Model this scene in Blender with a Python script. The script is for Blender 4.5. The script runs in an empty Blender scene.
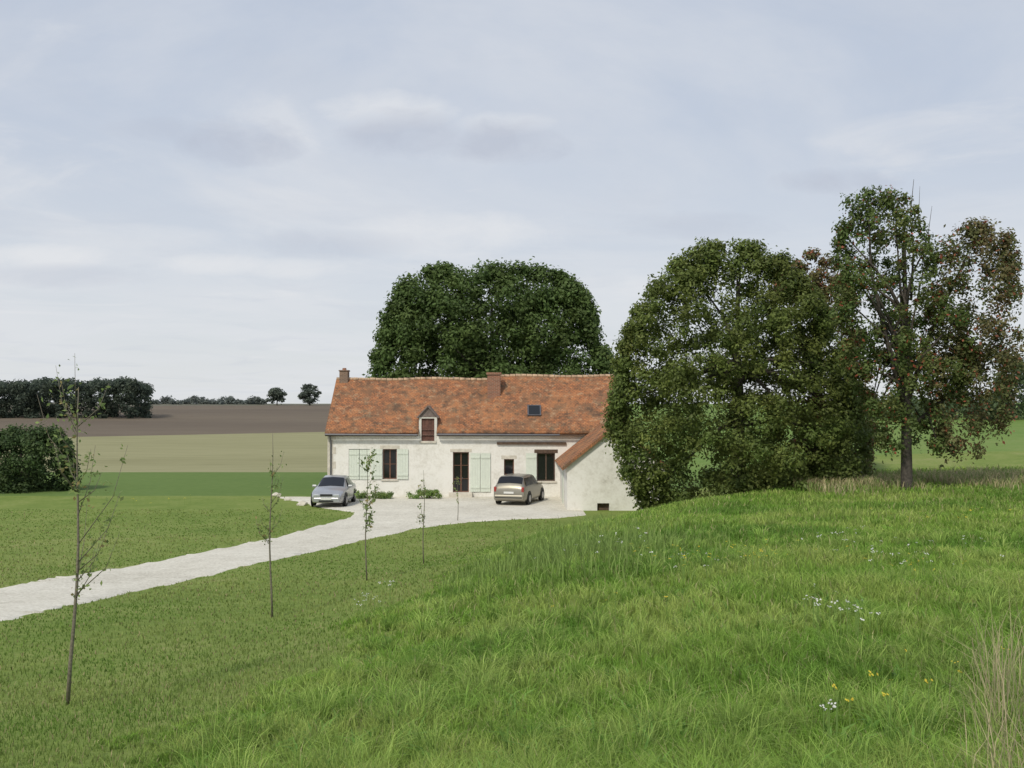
import bpy, bmesh, math, random
import numpy as np
from mathutils import Vector, Matrix, geometry
random.seed(7); rng = np.random.default_rng(7)
S = bpy.context.scene; C = S.collection
EYE = 4.85; F = 1024.0; HY = 410.0
R = math.radians

# ------------------------------------------------------------------ terrain
ys_t = np.arange(-60, 1700, 0.5)
def table(xs, zs, k=9):
    v = np.interp(ys_t, xs, zs)
    ker = np.hanning(k*2+3); ker /= ker.sum()
    p = np.pad(v, k+1, mode='edge')
    return np.convolve(p, ker, 'valid')[:len(ys_t)]
ZL = table([-60,0,5,11,19,25,32,42,92,150,250,400,620,1700],[3.2,3.1,2.65,1.65,1.0,.6,.25,0,0,1.3,3.8,7.55,6.5,5])
ZR = table([-60,0,5,10,20,30,38,50,60,90,120,200,400,620,1700],[3.2,3.2,3.0,2.65,2.15,1.8,1.65,1.7,2.0,2.9,3.7,5.4,7.6,6.5,5])
XE = table([-60,0,10,20,30,36,40,45,60,90,400,1700],[-5.5,-5.5,-5.6,-5.2,-4.3,-1.2,2.6,6.4,9,16,60,200])
def G(x, y):
    x = np.asarray(x, float); y = np.asarray(y, float)
    l = np.interp(y, ys_t, ZL); r = np.interp(y, ys_t, ZR)+np.interp(x,[9,14,40],[0,.2,.9])*np.interp(y,[20,36,60,100],[0,1,1,0]); xe = np.interp(y, ys_t, XE)
    wd = np.interp(y, [0,32,45,60,120,400],[10,9.5,7,7,20,60])
    w = np.clip((x-xe)/wd, 0, 1); w = w*w*(3-2*w)
    b = 0.06*np.sin(x*.7+1)*np.sin(y*.45)*np.interp(y,[0,30,42,50],[1,1,0,0])
    return l*(1-w)+r*w + b
def g(x, y): return float(G(x, y))
def unproj(px, py):
    t = (px-512)/F; s = (HY-py)/F
    d = 2.0
    while d < 1500:
        if EYE+s*d <= g(t*d, d): break
        d += 0.1
    return t*d, d
TB = rng.random((64,64))
def vn(x, y):
    x = np.asarray(x,float); y=np.asarray(y,float)
    xi=np.floor(x).astype(int); yi=np.floor(y).astype(int); fx=x-xi; fy=y-yi
    fx=fx*fx*(3-2*fx); fy=fy*fy*(3-2*fy)
    a=TB[xi%64,yi%64]; b=TB[(xi+1)%64,yi%64]; c=TB[xi%64,(yi+1)%64]; d=TB[(xi+1)%64,(yi+1)%64]
    return (a*(1-fx)+b*fx)*(1-fy)+(c*(1-fx)+d*fx)*fy
def fbm(x,y): return (vn(x,y)+.5*vn(x*2.1+5,y*2.1+9)+.25*vn(x*4.3+15,y*4.3+2))/1.75

# ------------------------------------------------------------------ materials
def newmat(name):
    m = bpy.data.materials.new(name); m.use_nodes = True
    nt = m.node_tree; b = nt.nodes['Principled BSDF']
    return m, nt, b
def simple(name, col, rough=.7, metal=0, var=.12, scale=6, bump=0, coat=0, spec=None):
    m, nt, b = newmat(name); N = nt.nodes; L = nt.links
    tc = N.new('ShaderNodeTexCoord'); no = N.new('ShaderNodeTexNoise')
    no.inputs['Scale'].default_value = scale; no.inputs['Detail'].default_value = 6
    L.new(tc.outputs['Object'], no.inputs['Vector'])
    rp = N.new('ShaderNodeValToRGB')
    rp.color_ramp.elements[0].position=.3; rp.color_ramp.elements[1].position=.7
    rp.color_ramp.elements[0].color = [c*(1-var) for c in col]+[1]
    rp.color_ramp.elements[1].color = [min(1,c*(1+var)) for c in col]+[1]
    L.new(no.outputs['Fac'], rp.inputs['Fac']); L.new(rp.outputs['Color'], b.inputs['Base Color'])
    b.inputs['Roughness'].default_value = rough; b.inputs['Metallic'].default_value = metal
    if coat: b.inputs['Coat Weight'].default_value = coat; b.inputs['Coat Roughness'].default_value=.08
    if spec is not None: b.inputs['Specular IOR Level'].default_value = spec
    if bump:
        bp = N.new('ShaderNodeBump'); bp.inputs['Strength'].default_value = bump; bp.inputs['Distance'].default_value=.05
        L.new(no.outputs['Fac'], bp.inputs['Height']); L.new(bp.outputs['Normal'], b.inputs['Normal'])
    return m
def ground_mat(name, stops, scales, bump=.4, dist=.05, stretch=(1,1,1), rot=0, detail=8):
    m, nt, b = newmat(name); N=nt.nodes; L=nt.links
    tc = N.new('ShaderNodeTexCoord'); mp = N.new('ShaderNodeMapping')
    mp.inputs['Scale'].default_value = stretch; mp.inputs['Rotation'].default_value=(0,0,rot)
    L.new(tc.outputs['Object'], mp.inputs['Vector'])
    prev=None; tot=0
    for sc, w in scales:
        no = N.new('ShaderNodeTexNoise'); no.inputs['Scale'].default_value=sc; no.inputs['Detail'].default_value=detail
        no.inputs['Roughness'].default_value=.6
        L.new(mp.outputs[0], no.inputs['Vector'])
        mu = N.new('ShaderNodeMath'); mu.operation='MULTIPLY_ADD'; mu.inputs[1].default_value=w
        L.new(no.outputs['Fac'], mu.inputs[0])
        if prev: L.new(prev.outputs[0], mu.inputs[2])
        else: mu.inputs[2].default_value=0
        prev=mu; tot+=w
    dv = N.new('ShaderNodeMath'); dv.operation='DIVIDE'; dv.inputs[1].default_value=tot
    L.new(prev.outputs[0], dv.inputs[0])
    rp = N.new('ShaderNodeValToRGB'); cr=rp.color_ramp
    while len(cr.elements)<len(stops): cr.elements.new(.5)
    for e,(p,c) in zip(cr.elements, stops): e.position=p; e.color=list(c)+[1]
    L.new(dv.outputs[0], rp.inputs['Fac']); L.new(rp.outputs['Color'], b.inputs['Base Color'])
    b.inputs['Roughness'].default_value=.95; b.inputs['Specular IOR Level'].default_value=.1
    bp=N.new('ShaderNodeBump'); bp.inputs['Strength'].default_value=bump; bp.inputs['Distance'].default_value=dist
    L.new(dv.outputs[0], bp.inputs['Height']); L.new(bp.outputs['Normal'], b.inputs['Normal'])
    return m
def col_mat(name, rough=.6, trans=.25, spec=.25):
    m, nt, b = newmat(name); N=nt.nodes; L=nt.links
    a = N.new('ShaderNodeAttribute'); a.attribute_name='Col'
    L.new(a.outputs['Color'], b.inputs['Base Color']); b.inputs['Roughness'].default_value=rough
    b.inputs['Specular IOR Level'].default_value=spec
    if trans:
        t = N.new('ShaderNodeBsdfTranslucent'); mx=N.new('ShaderNodeMixShader'); mx.inputs[0].default_value=trans
        L.new(a.outputs['Color'], t.inputs['Color']); out=N['Material Output']
        L.new(b.outputs[0], mx.inputs[1]); L.new(t.outputs[0], mx.inputs[2]); L.new(mx.outputs[0], out.inputs['Surface'])
    return m
M = {}
M['lawn'] = ground_mat('lawn_ground', [(.36,(.115,.175,.036)),(.46,(.155,.215,.048)),(.54,(.20,.25,.066)),(.64,(.27,.275,.11))], [(.10,1),(.6,.9),(5,1.0)], .6,.08)
M['crop'] = ground_mat('crop_ground', [(.36,(.105,.17,.042)),(.64,(.14,.205,.058))], [(.05,1),(1.5,1)], .4)
M['stubble'] = ground_mat('stubble_ground', [(.38,(.24,.23,.12)),(.5,(.28,.27,.145)),(.62,(.32,.305,.17))], [(.03,1),(.6,.8)], .3, stretch=(.25,1.6,1), rot=.1)  # muted tones: distance haze is put into the field colour
M['plough'] = ground_mat('ploughed_soil', [(.38,(.13,.105,.08)),(.62,(.175,.143,.105))], [(.02,1),(.5,.8)], .5, stretch=(.3,1.5,1))  # soil colour muted to carry the distance haze as well
M['pasture'] = ground_mat('pasture_ground', [(.36,(.115,.195,.045)),(.5,(.15,.23,.056)),(.64,(.20,.255,.08))], [(.05,1),(.5,.7),(4,.7)], .4)
M['hill'] = ground_mat('far_ground', [(.3,(.12,.12,.09)),(.7,(.17,.16,.12))], [(.01,1)], .1)
M['gravel'] = ground_mat('pale_gravel', [(.38,(.46,.43,.355)),(.46,(.58,.55,.465)),(.54,(.67,.64,.55)),(.62,(.75,.72,.63))], [(.35,.7),(2.2,.6),(14,1.5)], .8,.04)
M['leaf'] = col_mat('leaf', .55, .42)
M['blade'] = col_mat('grass_blade', .6, .38, .2)
M['bark'] = simple('bark', (.065,.055,.045), .9, var=.4, scale=12, bump=.6)
M['sapbark'] = simple('sapling_bark', (.17,.15,.11), .8, var=.3, scale=40, bump=.2)
M['wall'] = ground_mat('limewashed_rubble', [(.32,(.47,.445,.39)),(.42,(.69,.67,.61)),(.52,(.80,.785,.735)),(.7,(.85,.84,.80))], [(.5,.9),(2.5,1),(9,.8)], .35,.05)
M['shutter'] = simple('pale_sage_paint', (.66,.71,.62), .6, var=.05, scale=8)
M['woodframe'] = simple('brown_window_wood', (.15,.07,.04), .6, var=.3, scale=10)
M['wood'] = simple('weathered_wood', (.10,.065,.045), .85, var=.4, scale=7, bump=.3)
M['hatch'] = simple('red_brown_boards', (.12,.055,.04), .8, var=.35, scale=6)
M['whiteframe'] = simple('white_trim', (.66,.64,.58), .7, var=.08)
M['stone'] = simple('dressed_stone', (.60,.56,.48), .9, var=.15, scale=5, bump=.3)
M['slate'] = simple('grey_slate', (.17,.135,.12), .7, var=.25, scale=9, bump=.2)
M['zinc'] = simple('zinc', (.14,.14,.15), .45, .6, var=.1)
def glassmat():
    m,nt,b=newmat('dark_window_glass'); b.inputs['Base Color'].default_value=(.012,.013,.015,1); b.inputs['Roughness'].default_value=.06
    N=nt.nodes; no=N.new('ShaderNodeTexNoise'); no.inputs['Scale'].default_value=1.5
    tc=N.new('ShaderNodeTexCoord'); nt.links.new(tc.outputs['Object'],no.inputs['Vector'])
    bp=N.new('ShaderNodeBump'); bp.inputs['Strength'].default_value=.03; nt.links.new(no.outputs['Fac'],bp.inputs['Height']); nt.links.new(bp.outputs['Normal'],b.inputs['Normal'])
    return m
M['glass']=glassmat()
def roofmat(name, along='x'):
    m,nt,b=newmat(name); N=nt.nodes; L=nt.links
    tc=N.new('ShaderNodeTexCoord'); mp=N.new('ShaderNodeMapping')
    if along=='y': mp.inputs['Rotation'].default_value=(0,0,math.pi/2)
    mp.inputs['Scale'].default_value=(1,1.4,0) if along=='x' else (1.4,1,0)
    L.new(tc.outputs['Object'],mp.inputs['Vector'])
    br=N.new('ShaderNodeTexBrick'); br.inputs['Scale'].default_value=1
    br.inputs['Brick Width'].default_value=.19; br.inputs['Row Height'].default_value=.13; br.inputs['Mortar Size'].default_value=.008
    br.inputs['Color1'].default_value=(.46,.19,.085,1); br.inputs['Color2'].default_value=(.25,.12,.07,1); br.inputs['Mortar'].default_value=(.06,.04,.03,1)
    br.inputs['Bias'].default_value=-.1
    L.new(mp.outputs[0],br.inputs['Vector'])
    def nz(sc,lo,hi,off=0):
        n=N.new('ShaderNodeTexNoise'); n.inputs['Scale'].default_value=sc; n.inputs['Detail'].default_value=9; n.inputs['Roughness'].default_value=.78
        v=N.new('ShaderNodeVectorMath'); v.operation='ADD'; v.inputs[1].default_value=(off,off*2,off*.5); L.new(tc.outputs['Object'],v.inputs[0])
        L.new(v.outputs[0],n.inputs['Vector'])
        mr=N.new('ShaderNodeMapRange'); mr.inputs[1].default_value=lo; mr.inputs[2].default_value=hi
        L.new(n.outputs['Fac'],mr.inputs[0]); return mr
    def mix(a,facnode,col,k,mode='MIX'):
        x=N.new('ShaderNodeMix'); x.data_type='RGBA'; x.blend_type=mode
        mu=N.new('ShaderNodeMath'); mu.operation='MULTIPLY'; mu.inputs[1].default_value=k
        L.new(facnode.outputs[0],mu.inputs[0]); L.new(mu.outputs[0],x.inputs[0]); L.new(a,x.inputs[6]); x.inputs[7].default_value=col+(1,); return x.outputs[2]
    c=mix(br.outputs['Color'],nz(.5,.48,.58),(.48,.215,.095),.55)
    c=mix(c,nz(.7,.49,.58,7),(.19,.115,.07),.7)
    c=mix(c,nz(2.0,.51,.6,3),(.10,.07,.05),.8)
    c=mix(c,nz(3.0,.54,.62,11),(.48,.33,.20),.6)
    c=mix(c,nz(1.2,.54,.66,21),(.24,.20,.13),.5)
    L.new(c,b.inputs['Base Color']); b.inputs['Roughness'].default_value=.9; b.inputs['Specular IOR Level'].default_value=.2
    bp=N.new('ShaderNodeBump'); bp.inputs['Strength'].default_value=.7; bp.inputs['Distance'].default_value=.02
    L.new(br.outputs['Fac'],bp.inputs['Height']); bp.invert=True; L.new(bp.outputs['Normal'],b.inputs['Normal'])
    return m
M['roof']=roofmat('flat_clay_tiles','x'); M['roofy']=roofmat('flat_clay_tiles_wing','y')
M['ridge']=simple('ridge_clay', (.46,.32,.21), .9, var=.45, scale=3)
def brickmat(name,c1,c2):
    m,nt,b=newmat(name); N=nt.nodes; L=nt.links
    tc=N.new('ShaderNodeTexCoord'); mp=N.new('ShaderNodeMapping'); mp.inputs['Rotation'].default_value=(math.pi/2,0,0)
    L.new(tc.outputs['Object'],mp.inputs['Vector'])
    br=N.new('ShaderNodeTexBrick'); br.inputs['Scale'].default_value=1; br.inputs['Brick Width'].default_value=.22; br.inputs['Row Height'].default_value=.075; br.inputs['Mortar Size'].default_value=.008
    br.inputs['Color1'].default_value=c1+(1,); br.inputs['Color2'].default_value=c2+(1,); br.inputs['Mortar'].default_value=(.3,.26,.2,1)
    L.new(mp.outputs[0],br.inputs['Vector']); L.new(br.outputs['Color'],b.inputs['Base Color']); b.inputs['Roughness'].default_value=.9
    return m
M['brick']=brickmat('chimney_brick',(.32,.13,.075),(.22,.095,.06)); M['brick2']=brickmat('old_chimney_brick',(.24,.14,.10),(.16,.10,.075))

# ------------------------------------------------------------------ object helpers
def link(name, me, mat, parent=None):
    o = bpy.data.objects.new(name, me); C.objects.link(o)
    if mat is not None:
        for mm in (mat if isinstance(mat,(list,tuple)) else [mat]): me.materials.append(mm)
    if parent is not None: o.parent = parent
    return o
def pymesh(name, V, Fc, mat, parent=None, smooth=False):
    me = bpy.data.meshes.new(name); me.from_pydata([tuple(v) for v in V], [], Fc); me.update()
    if smooth:
        me.polygons.foreach_set('use_smooth',[True]*len(me.polygons))
    return link(name, me, mat, parent)
def npmesh(name, V, Fa, mat, parent=None, cols=None):
    V = np.ascontiguousarray(V, dtype=np.float32).reshape(-1,3); Fa = np.ascontiguousarray(Fa, dtype=np.int32)
    n,k = Fa.shape
    me = bpy.data.meshes.new(name); me.vertices.add(len(V)); me.vertices.foreach_set('co', V.ravel())
    me.loops.add(n*k); me.loops.foreach_set('vertex_index', Fa.ravel())
    me.polygons.add(n); me.polygons.foreach_set('loop_start', np.arange(0,n*k,k,dtype=np.int32))
    if cols is not None:
        at = me.color_attributes.new('Col','FLOAT_COLOR','POINT')
        c4 = np.ones((len(V),4),np.float32); c4[:,:3]=cols; at.data.foreach_set('color', c4.ravel())
    me.update(calc_edges=True); me.validate()
    return link(name, me, mat, parent)
def tag(o, label=None, cat=None, group=None, kind=None):
    if label: o['label']=label
    if cat: o['category']=cat
    if group: o['group']=group
    if kind: o['kind']=kind
    return o
def thing(name, loc, label, cat, group=None, rz=0):
    o = bpy.data.objects.new(name, None); C.objects.link(o); o.empty_display_size=.3
    o.location = loc; o.rotation_euler=(0,0,rz); return tag(o,label,cat,group)
class MB:
    def __init__(s): s.V=[]; s.F=[]
    def box(s,x0,x1,y0,y1,z0,z1):
        b=len(s.V); s.V+=[(x0,y0,z0),(x1,y0,z0),(x1,y1,z0),(x0,y1,z0),(x0,y0,z1),(x1,y0,z1),(x1,y1,z1),(x0,y1,z1)]
        s.F+=[tuple(b+i for i in f) for f in ((3,2,1,0),(4,5,6,7),(0,1,5,4),(1,2,6,5),(2,3,7,6),(3,0,4,7))]; return s
    def tube(s,pts,rad,n=6):
        b=len(s.V); pts=[Vector(p) for p in pts]
        for i,p in enumerate(pts):
            d=(pts[min(i+1,len(pts)-1)]-pts[max(i-1,0)]).normalized()
            a=d.cross(Vector((0.3,1,.1))).normalized(); c=d.cross(a)
            for k in range(n):
                t=2*math.pi*k/n; s.V.append(tuple(p+(a*math.cos(t)+c*math.sin(t))*rad[i]))
        for i in range(len(pts)-1):
            for k in range(n):
                s.F.append((b+i*n+k,b+i*n+(k+1)%n,b+(i+1)*n+(k+1)%n,b+(i+1)*n+k))
        s.F.append(tuple(b+k for k in range(n))[::-1]); s.F.append(tuple(b+(len(pts)-1)*n+k for k in range(n)))
        return s
    def poly(s,pts):
        b=len(s.V); s.V+=[tuple(p) for p in pts]; s.F.append(tuple(range(b,b+len(pts)))); return s
    def build(s,name,mat,parent=None,smooth=False,bevel=0):
        o=pymesh(name,s.V,s.F,mat,parent,smooth)
        if bevel:
            m=o.modifiers.new('bevel','BEVEL'); m.width=bevel; m.segments=2
        return o

# ------------------------------------------------------------------ ground sheets
def spaced(a,b,d0,gr):
    o=[a]; d=d0
    while o[-1]<b: o.append(o[-1]+d); d*=gr
    return o
xr = [-x for x in spaced(30,1100,.6,1.12)][::-1][:-1]+list(np.arange(-30,30,.5))+spaced(30,1100,.6,1.12)
xs = np.array(sorted(set(np.round(xr,4))))
yr = list(np.arange(-60,-6,6))+list(np.arange(-6,58,.5))+list(np.arange(58,80,2))+list(np.linspace(80,172,30))+list(np.linspace(176,400,40))+spaced(410,1500,12,1.15)
ysg = np.array(sorted(set(np.round(yr,4))))
XX,YY = np.meshgrid(xs,ysg)
kk = np.interp(YY,[60,80,172,400],[0,0,.5,.5])
YW = YY + kk*np.clip(XX,-150,60)
ZZ = G(XX,YW) + np.where(YY>120,(fbm(XX*.01+3,YW*.01)-.5)*np.clip((YY-120)/200,0,1)*1.2,0)
nx=len(xs)
regs = {'lawn':('lawn',lambda x,y:y<58),'crop_field':('crop',lambda x,y:(y>=58)&(y<80)&(x<12)),
 'stubble_field':('stubble',lambda x,y:(y>=80)&(y<172)&(x<12)),'ploughed_field':('plough',lambda x,y:(y>=172)&(y<400)&(x<12)),
 'pasture':('pasture',lambda x,y:(y>=58)&(y<400)&(x>=12)),'hills':('hill',lambda x,y:(y>=400))}
cx=(xs[:-1]+xs[1:])/2; cy=(ysg[:-1]+ysg[1:])/2; CX,CY=np.meshgrid(cx,cy)
for nm,(mt,fn) in regs.items():
    ii=np.argwhere(fn(CX,CY)); a=ii[:,0]*nx+ii[:,1]
    fa=np.stack([a,a+1,a+nx+1,a+nx],1); u,inv=np.unique(fa,return_inverse=True)
    P=np.stack([XX.ravel(),YW.ravel(),ZZ.ravel()],1)[u]
    o=npmesh(nm,P,inv.reshape(fa.shape),M[mt]); o.data.polygons.foreach_set('use_smooth',[True]*len(o.data.polygons)); tag(o,kind='structure')

HYD=57.0
pl=[(-150,664),(0,622),(130,592),(220,573),(300,555),(360,541),(420,528),(470,522),(520,519),(560,518)]
pu=[(276,497),(300,502),(322,508),(352,512),(350,517),(320,525),(280,536),(220,548),(150,562),(70,575),(0,588),(-150,614)]
poly=[unproj(*p) for p in pl]+[(3.5,47.5),(3.5,56.99),(-10.2,56.99)]+[unproj(*p) for p in pu]
dn=[]
for i in range(len(poly)):
    a=Vector(poly[i]); b=Vector(poly[(i+1)%len(poly)]); n=max(1,int((b-a).length/.3))
    wob = 0 if len(pl)<=i<=len(pl)+1 else .06
    for k in range(n):
        p=a.lerp(b,k/n); nrm=Vector((-(b-a).y,(b-a).x)).normalized()
        p+=nrm*wob*((random.random()-.5)*2+ (float(vn(p.x*1.1,p.y*1.1))-.5)*3)*(1 if k else 0); dn.append((p.x,p.y))
poly=dn; PA=np.array(poly)
def inpoly(x,y):
    x=np.asarray(x); y=np.asarray(y); r=np.zeros(x.shape,bool)
    for i in range(len(PA)):
        x0,y0=PA[i-1]; x1,y1=PA[i]
        if y0==y1: continue
        c=((y0>y)!=(y1>y))&(x<(x1-x0)*(y-y0)/(y1-y0)+x0); r^=c
    return r
gx,gy=np.meshgrid(np.arange(-22,6,.45),np.arange(15,57,.45)); gx=gx.ravel()+.01; gy=gy.ravel()+.013
ins=inpoly(gx,gy); pts=[Vector(p) for p in poly]+[Vector((a,b)) for a,b in zip(gx[ins],gy[ins])]
nb=len(poly)
res=geometry.delaunay_2d_cdt(pts,[(i,(i+1)%nb) for i in range(nb)],[list(range(nb))],1,1e-4)
bset={(round(p[0],3),round(p[1],3)) for p in poly}
V=[(p.x,p.y,g(p.x,p.y)+(-.012 if (round(p.x,3),round(p.y,3)) in bset and p.y<56.5 else .035)) for p in res[0]]
tag(pymesh('gravel_driveway',V,[tuple(f) for f in res[2]],M['gravel'],smooth=True),kind='structure')

# ------------------------------------------------------------------ grass
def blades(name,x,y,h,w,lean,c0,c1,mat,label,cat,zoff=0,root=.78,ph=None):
    n=len(x); z=G(x,y)+zoff; th=rng.random(n)*math.pi*2
    if ph is None: ph=rng.random(n)*math.pi*2
    B=np.stack([x,y,z],1); s=np.stack([np.cos(th),np.sin(th),0*th],1)*(w[:,None]/2)
    l=np.stack([np.cos(ph),np.sin(ph),0*ph],1)*(lean*h)[:,None]; up=np.zeros((n,3)); up[:,2]=h
    m=B+up*.6+l*.3; t=B+up*(1-.25*lean)[:,None]+l
    V=np.stack([B-s,B+s,m-s*.75,m+s*.75,t],1)
    b=(np.arange(n)*5)[:,None]
    Fa=np.concatenate([b+np.array([[0,1,3]]),b+np.array([[0,3,2]]),b+np.array([[2,3,4]])],0)
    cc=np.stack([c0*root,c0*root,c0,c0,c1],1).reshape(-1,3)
    o=npmesh(name,V,Fa,mat,cols=cc); tag(o,label,cat,kind='stuff'); return o
def cand(n,d0,d1,tm=.7):
    d=np.exp(rng.uniform(math.log(d0),math.log(d1),n)); t=rng.uniform(-tm,tm,n); return t*d,d
XR=table([-60,0,10,20,30,36,40,45,60,90,400,1700],[-3.4,-3.5,-3.6,-3.2,-2.0,0.2,3,6.5,9,16,60,200])
def rough_w(x,y):
    e=np.interp(y,ys_t,XR)+1.0+ (fbm(x*.6,y*.6)-.5)*2.4
    return x-e
x,y=cand(390000,2.6,48)
cell=.28; cxn=np.floor(x/cell); cyn=np.floor(y/cell)
hx=vn(cxn*7.31,cyn*3.17); hy=vn(cxn*5.7+11,cyn*9.1+4)
tx=(cxn+.2+.6*hx)*cell; ty=(cyn+.2+.6*hy)*cell
pull=(rng.random(len(x))<.55)*.62*(y<22); x=x+(tx-x)*pull; y=y+(ty-y)*pull
rw=rough_w(x,y); k=(rw>0)&~inpoly(x,y)&~((y>43)&(x>1.5)&(x<9)); x=x[k]; y=y[k]; rw=rw[k]
n=len(x); nz=fbm(x*.45,y*.45); nz2=fbm(x*1.3+20,y*1.3); r=rng.random(n)
h=(.06+.20*nz**1.5+.15*nz2*r)*np.clip(rw/1.8+.3,.3,1)
w=np.maximum(.0045,.00085*y)*rng.uniform(.7,1.3,n); lean=rng.uniform(.15,1.0,n)
base=np.array([.195,.34,.05]); yel=np.array([.36,.45,.115]); dk=np.array([.12,.245,.038]); straw=np.array([.55,.51,.26])
mixv=np.clip((nz2-.36)*2.8,0,1)[:,None]; c=base*(1-mixv)+yel*mixv
mixd=np.clip((.52-fbm(x*.35+8,y*.35))*4,0,1)[:,None]*.85; c=c*(1-mixd)+dk*mixd
c=c*rng.uniform(.65,1.35,(n,1)); st=rng.random(n)<.05; c[st]=straw*rng.uniform(.6,1.1,(st.sum(),1))
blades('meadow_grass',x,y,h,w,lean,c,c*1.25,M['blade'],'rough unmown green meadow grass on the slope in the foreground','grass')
nt_=1600; x,y=cand(nt_,3,26,.62); k=(rough_w(x,y)>.4)&(fbm(x*.5+7,y*.5)>.36); x=x[k]; y=y[k]; nt_=len(x); m=42
hh_=rng.uniform(.16,.40,nt_); tc_=rng.uniform(.75,1.3,nt_)
ti=np.repeat(np.arange(nt_),m); n=len(ti); ph=rng.random(n)*2*math.pi; rr=rng.random(n)**.7*.09
fm_=(hh_[ti]%.1*8)[:,None].clip(0,1)
c=(np.array([.21,.37,.06])*(1-fm_)+np.array([.37,.46,.13])*fm_)*tc_[ti][:,None]*rng.uniform(.75,1.25,(n,1))
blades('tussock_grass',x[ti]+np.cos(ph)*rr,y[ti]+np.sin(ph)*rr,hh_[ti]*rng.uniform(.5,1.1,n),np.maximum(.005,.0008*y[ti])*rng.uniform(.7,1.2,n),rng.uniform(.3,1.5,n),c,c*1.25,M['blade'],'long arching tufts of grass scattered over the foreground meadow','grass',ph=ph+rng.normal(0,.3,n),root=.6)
x,y=cand(220000,3.5,50,.75); rw=rough_w(x,y); k=(rw<.5)&~inpoly(x,y)&~((y>40)&(x>2)); x=x[k]; y=y[k]; n=len(x)
nz=fbm(x*.35,y*.35); nzb=fbm(x*1.1+4,y*1.1); h=(.025+.045*nz+.02*rng.random(n)); w=np.maximum(.004,.0009*y)*rng.uniform(.7,1.3,n); lean=rng.uniform(.2,1,n)
q=np.clip((nz-.3)*2+(nzb-.5),0,1)[:,None]
c=np.array([.155,.25,.048])*(1-q)+np.array([.28,.335,.10])*q; c=c*rng.uniform(.7,1.35,(n,1))
br=rng.random(n)<.08; c[br]=np.array([.42,.36,.19])*rng.uniform(.6,1.1,(br.sum(),1))
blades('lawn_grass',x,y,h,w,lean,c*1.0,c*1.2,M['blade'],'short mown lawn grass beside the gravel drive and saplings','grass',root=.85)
n=6000; x=rng.normal(1.2,1.7,n); y=rng.normal(22.5,2.8,n); k=(rough_w(x,y)>.3)&(fbm(x*.8+3,y*.8)>.40); x=x[k];y=y[k]; n=len(x)
h=rng.uniform(.2,.68,n)*np.clip(1.15-np.abs(x-1.3)/4.5,.25,1); c=np.array([.24,.34,.095])*rng.uniform(.6,1.4,(n,1))
blades('tall_weeds',x,y,h,np.full(n,.018),rng.uniform(.05,.6,n),c,c*1.2,M['blade'],'tall grey green weeds standing on the crest in front of the farmhouse','weeds')
n=17000; x=rng.uniform(11.3,30,n); y=rng.normal(41,1.8,n)+ (x-15)*.05; k=fbm(x*.5,y*.5+4)>.38; x=x[k];y=y[k];n=len(x)
h=rng.uniform(.15,.5,n); c=np.array([.56,.49,.28])*rng.uniform(.6,1.15,(n,1)); gq=rng.random(n)<.35; c[gq]=np.array([.25,.34,.10])
blades('dry_grass',x,y,h,np.full(n,.036),rng.uniform(.1,.9,n),c,c*1.1,M['blade'],'band of dry straw coloured grass beneath the tall tree on the right','dry grass')
cs=[]
for _ in range(75):
    a=rng.uniform(3.6,8); t=rng.uniform(.43,.60); cs.append((t*a,a))
n=len(cs)*7; cs=np.repeat(np.array(cs),7,0)+rng.normal(0,.08,(n,2)); x=cs[:,0]; y=cs[:,1]
h=rng.uniform(.3,.95,n)*np.clip((x/y-.40)*12,.35,1); c=np.array([.58,.50,.30])*rng.uniform(.6,1.1,(n,1))
blades('seed_stalks',x,y,h,np.full(n,.0055),rng.uniform(.1,.7,n),c,c,M['blade'],'tall dry seeding grass stalks at the right edge of the meadow','grass stalks')
n=300; x,y=cand(n,4,14,.6); k=rough_w(x,y)>.5; x=x[k]; y=y[k]; m=9
xx_=np.repeat(x,m)+rng.normal(0,.04,len(x)*m); yy_=np.repeat(y,m)+rng.normal(0,.04,len(x)*m); n=len(xx_)
c=np.array([.18,.33,.07])*rng.uniform(.7,1.3,(n,1))
blades('broad_leaf_weeds',xx_,yy_,rng.uniform(.1,.2,n),rng.uniform(.018,.032,n),rng.uniform(.5,1.3,n),c,c*1.1,M['blade'],'broad leaved weeds among the foreground meadow grass','weeds')
def flowers(name,spots,col,size,hh,label,cat):
    V=[];Fc=[];cc=[]
    for (px,py,num,sp) in spots:
        X,Y=unproj(px,py)
        for _ in range(num):
            a=X+random.gauss(0,sp); b=Y+random.gauss(0,sp*1.6); zz=g(a,b); h=hh*random.uniform(.8,1.3); r=size*random.uniform(.5,1.1)*(1+b*.03)
            tx,ty=random.uniform(-.5,.5),random.uniform(-.8,0)
            s=len(V); V+=[(a-.003,b,zz),(a+.003,b,zz),(a+.003,b,zz+h),(a-.003,b,zz+h)]; Fc.append((s,s+1,s+2,s+3)); cc+=[(.2,.31,.08)]*4
            for q in range(4):
                ox,oy=random.gauss(0,r*.7),random.gauss(0,r*.7); s=len(V); oz=random.gauss(0,r*.3)
                V+=[(a+ox+r*.45*math.cos(t),b+oy+r*.45*math.sin(t),zz+h+oz+r*.45*(math.cos(t)*tx-math.sin(t)*ty)) for t in [k*math.pi/2+random.random()*.8 for k in range(4)]]
                Fc.append((s,s+1,s+2,s+3)); f=random.uniform(.7,1.1); cc+=[tuple(min(.85,c*f) for c in col)]*4
    o=npmesh(name,np.array(V),np.array(Fc),M['blade'],cols=np.array(cc)); tag(o,label,cat,kind='stuff')
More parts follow.
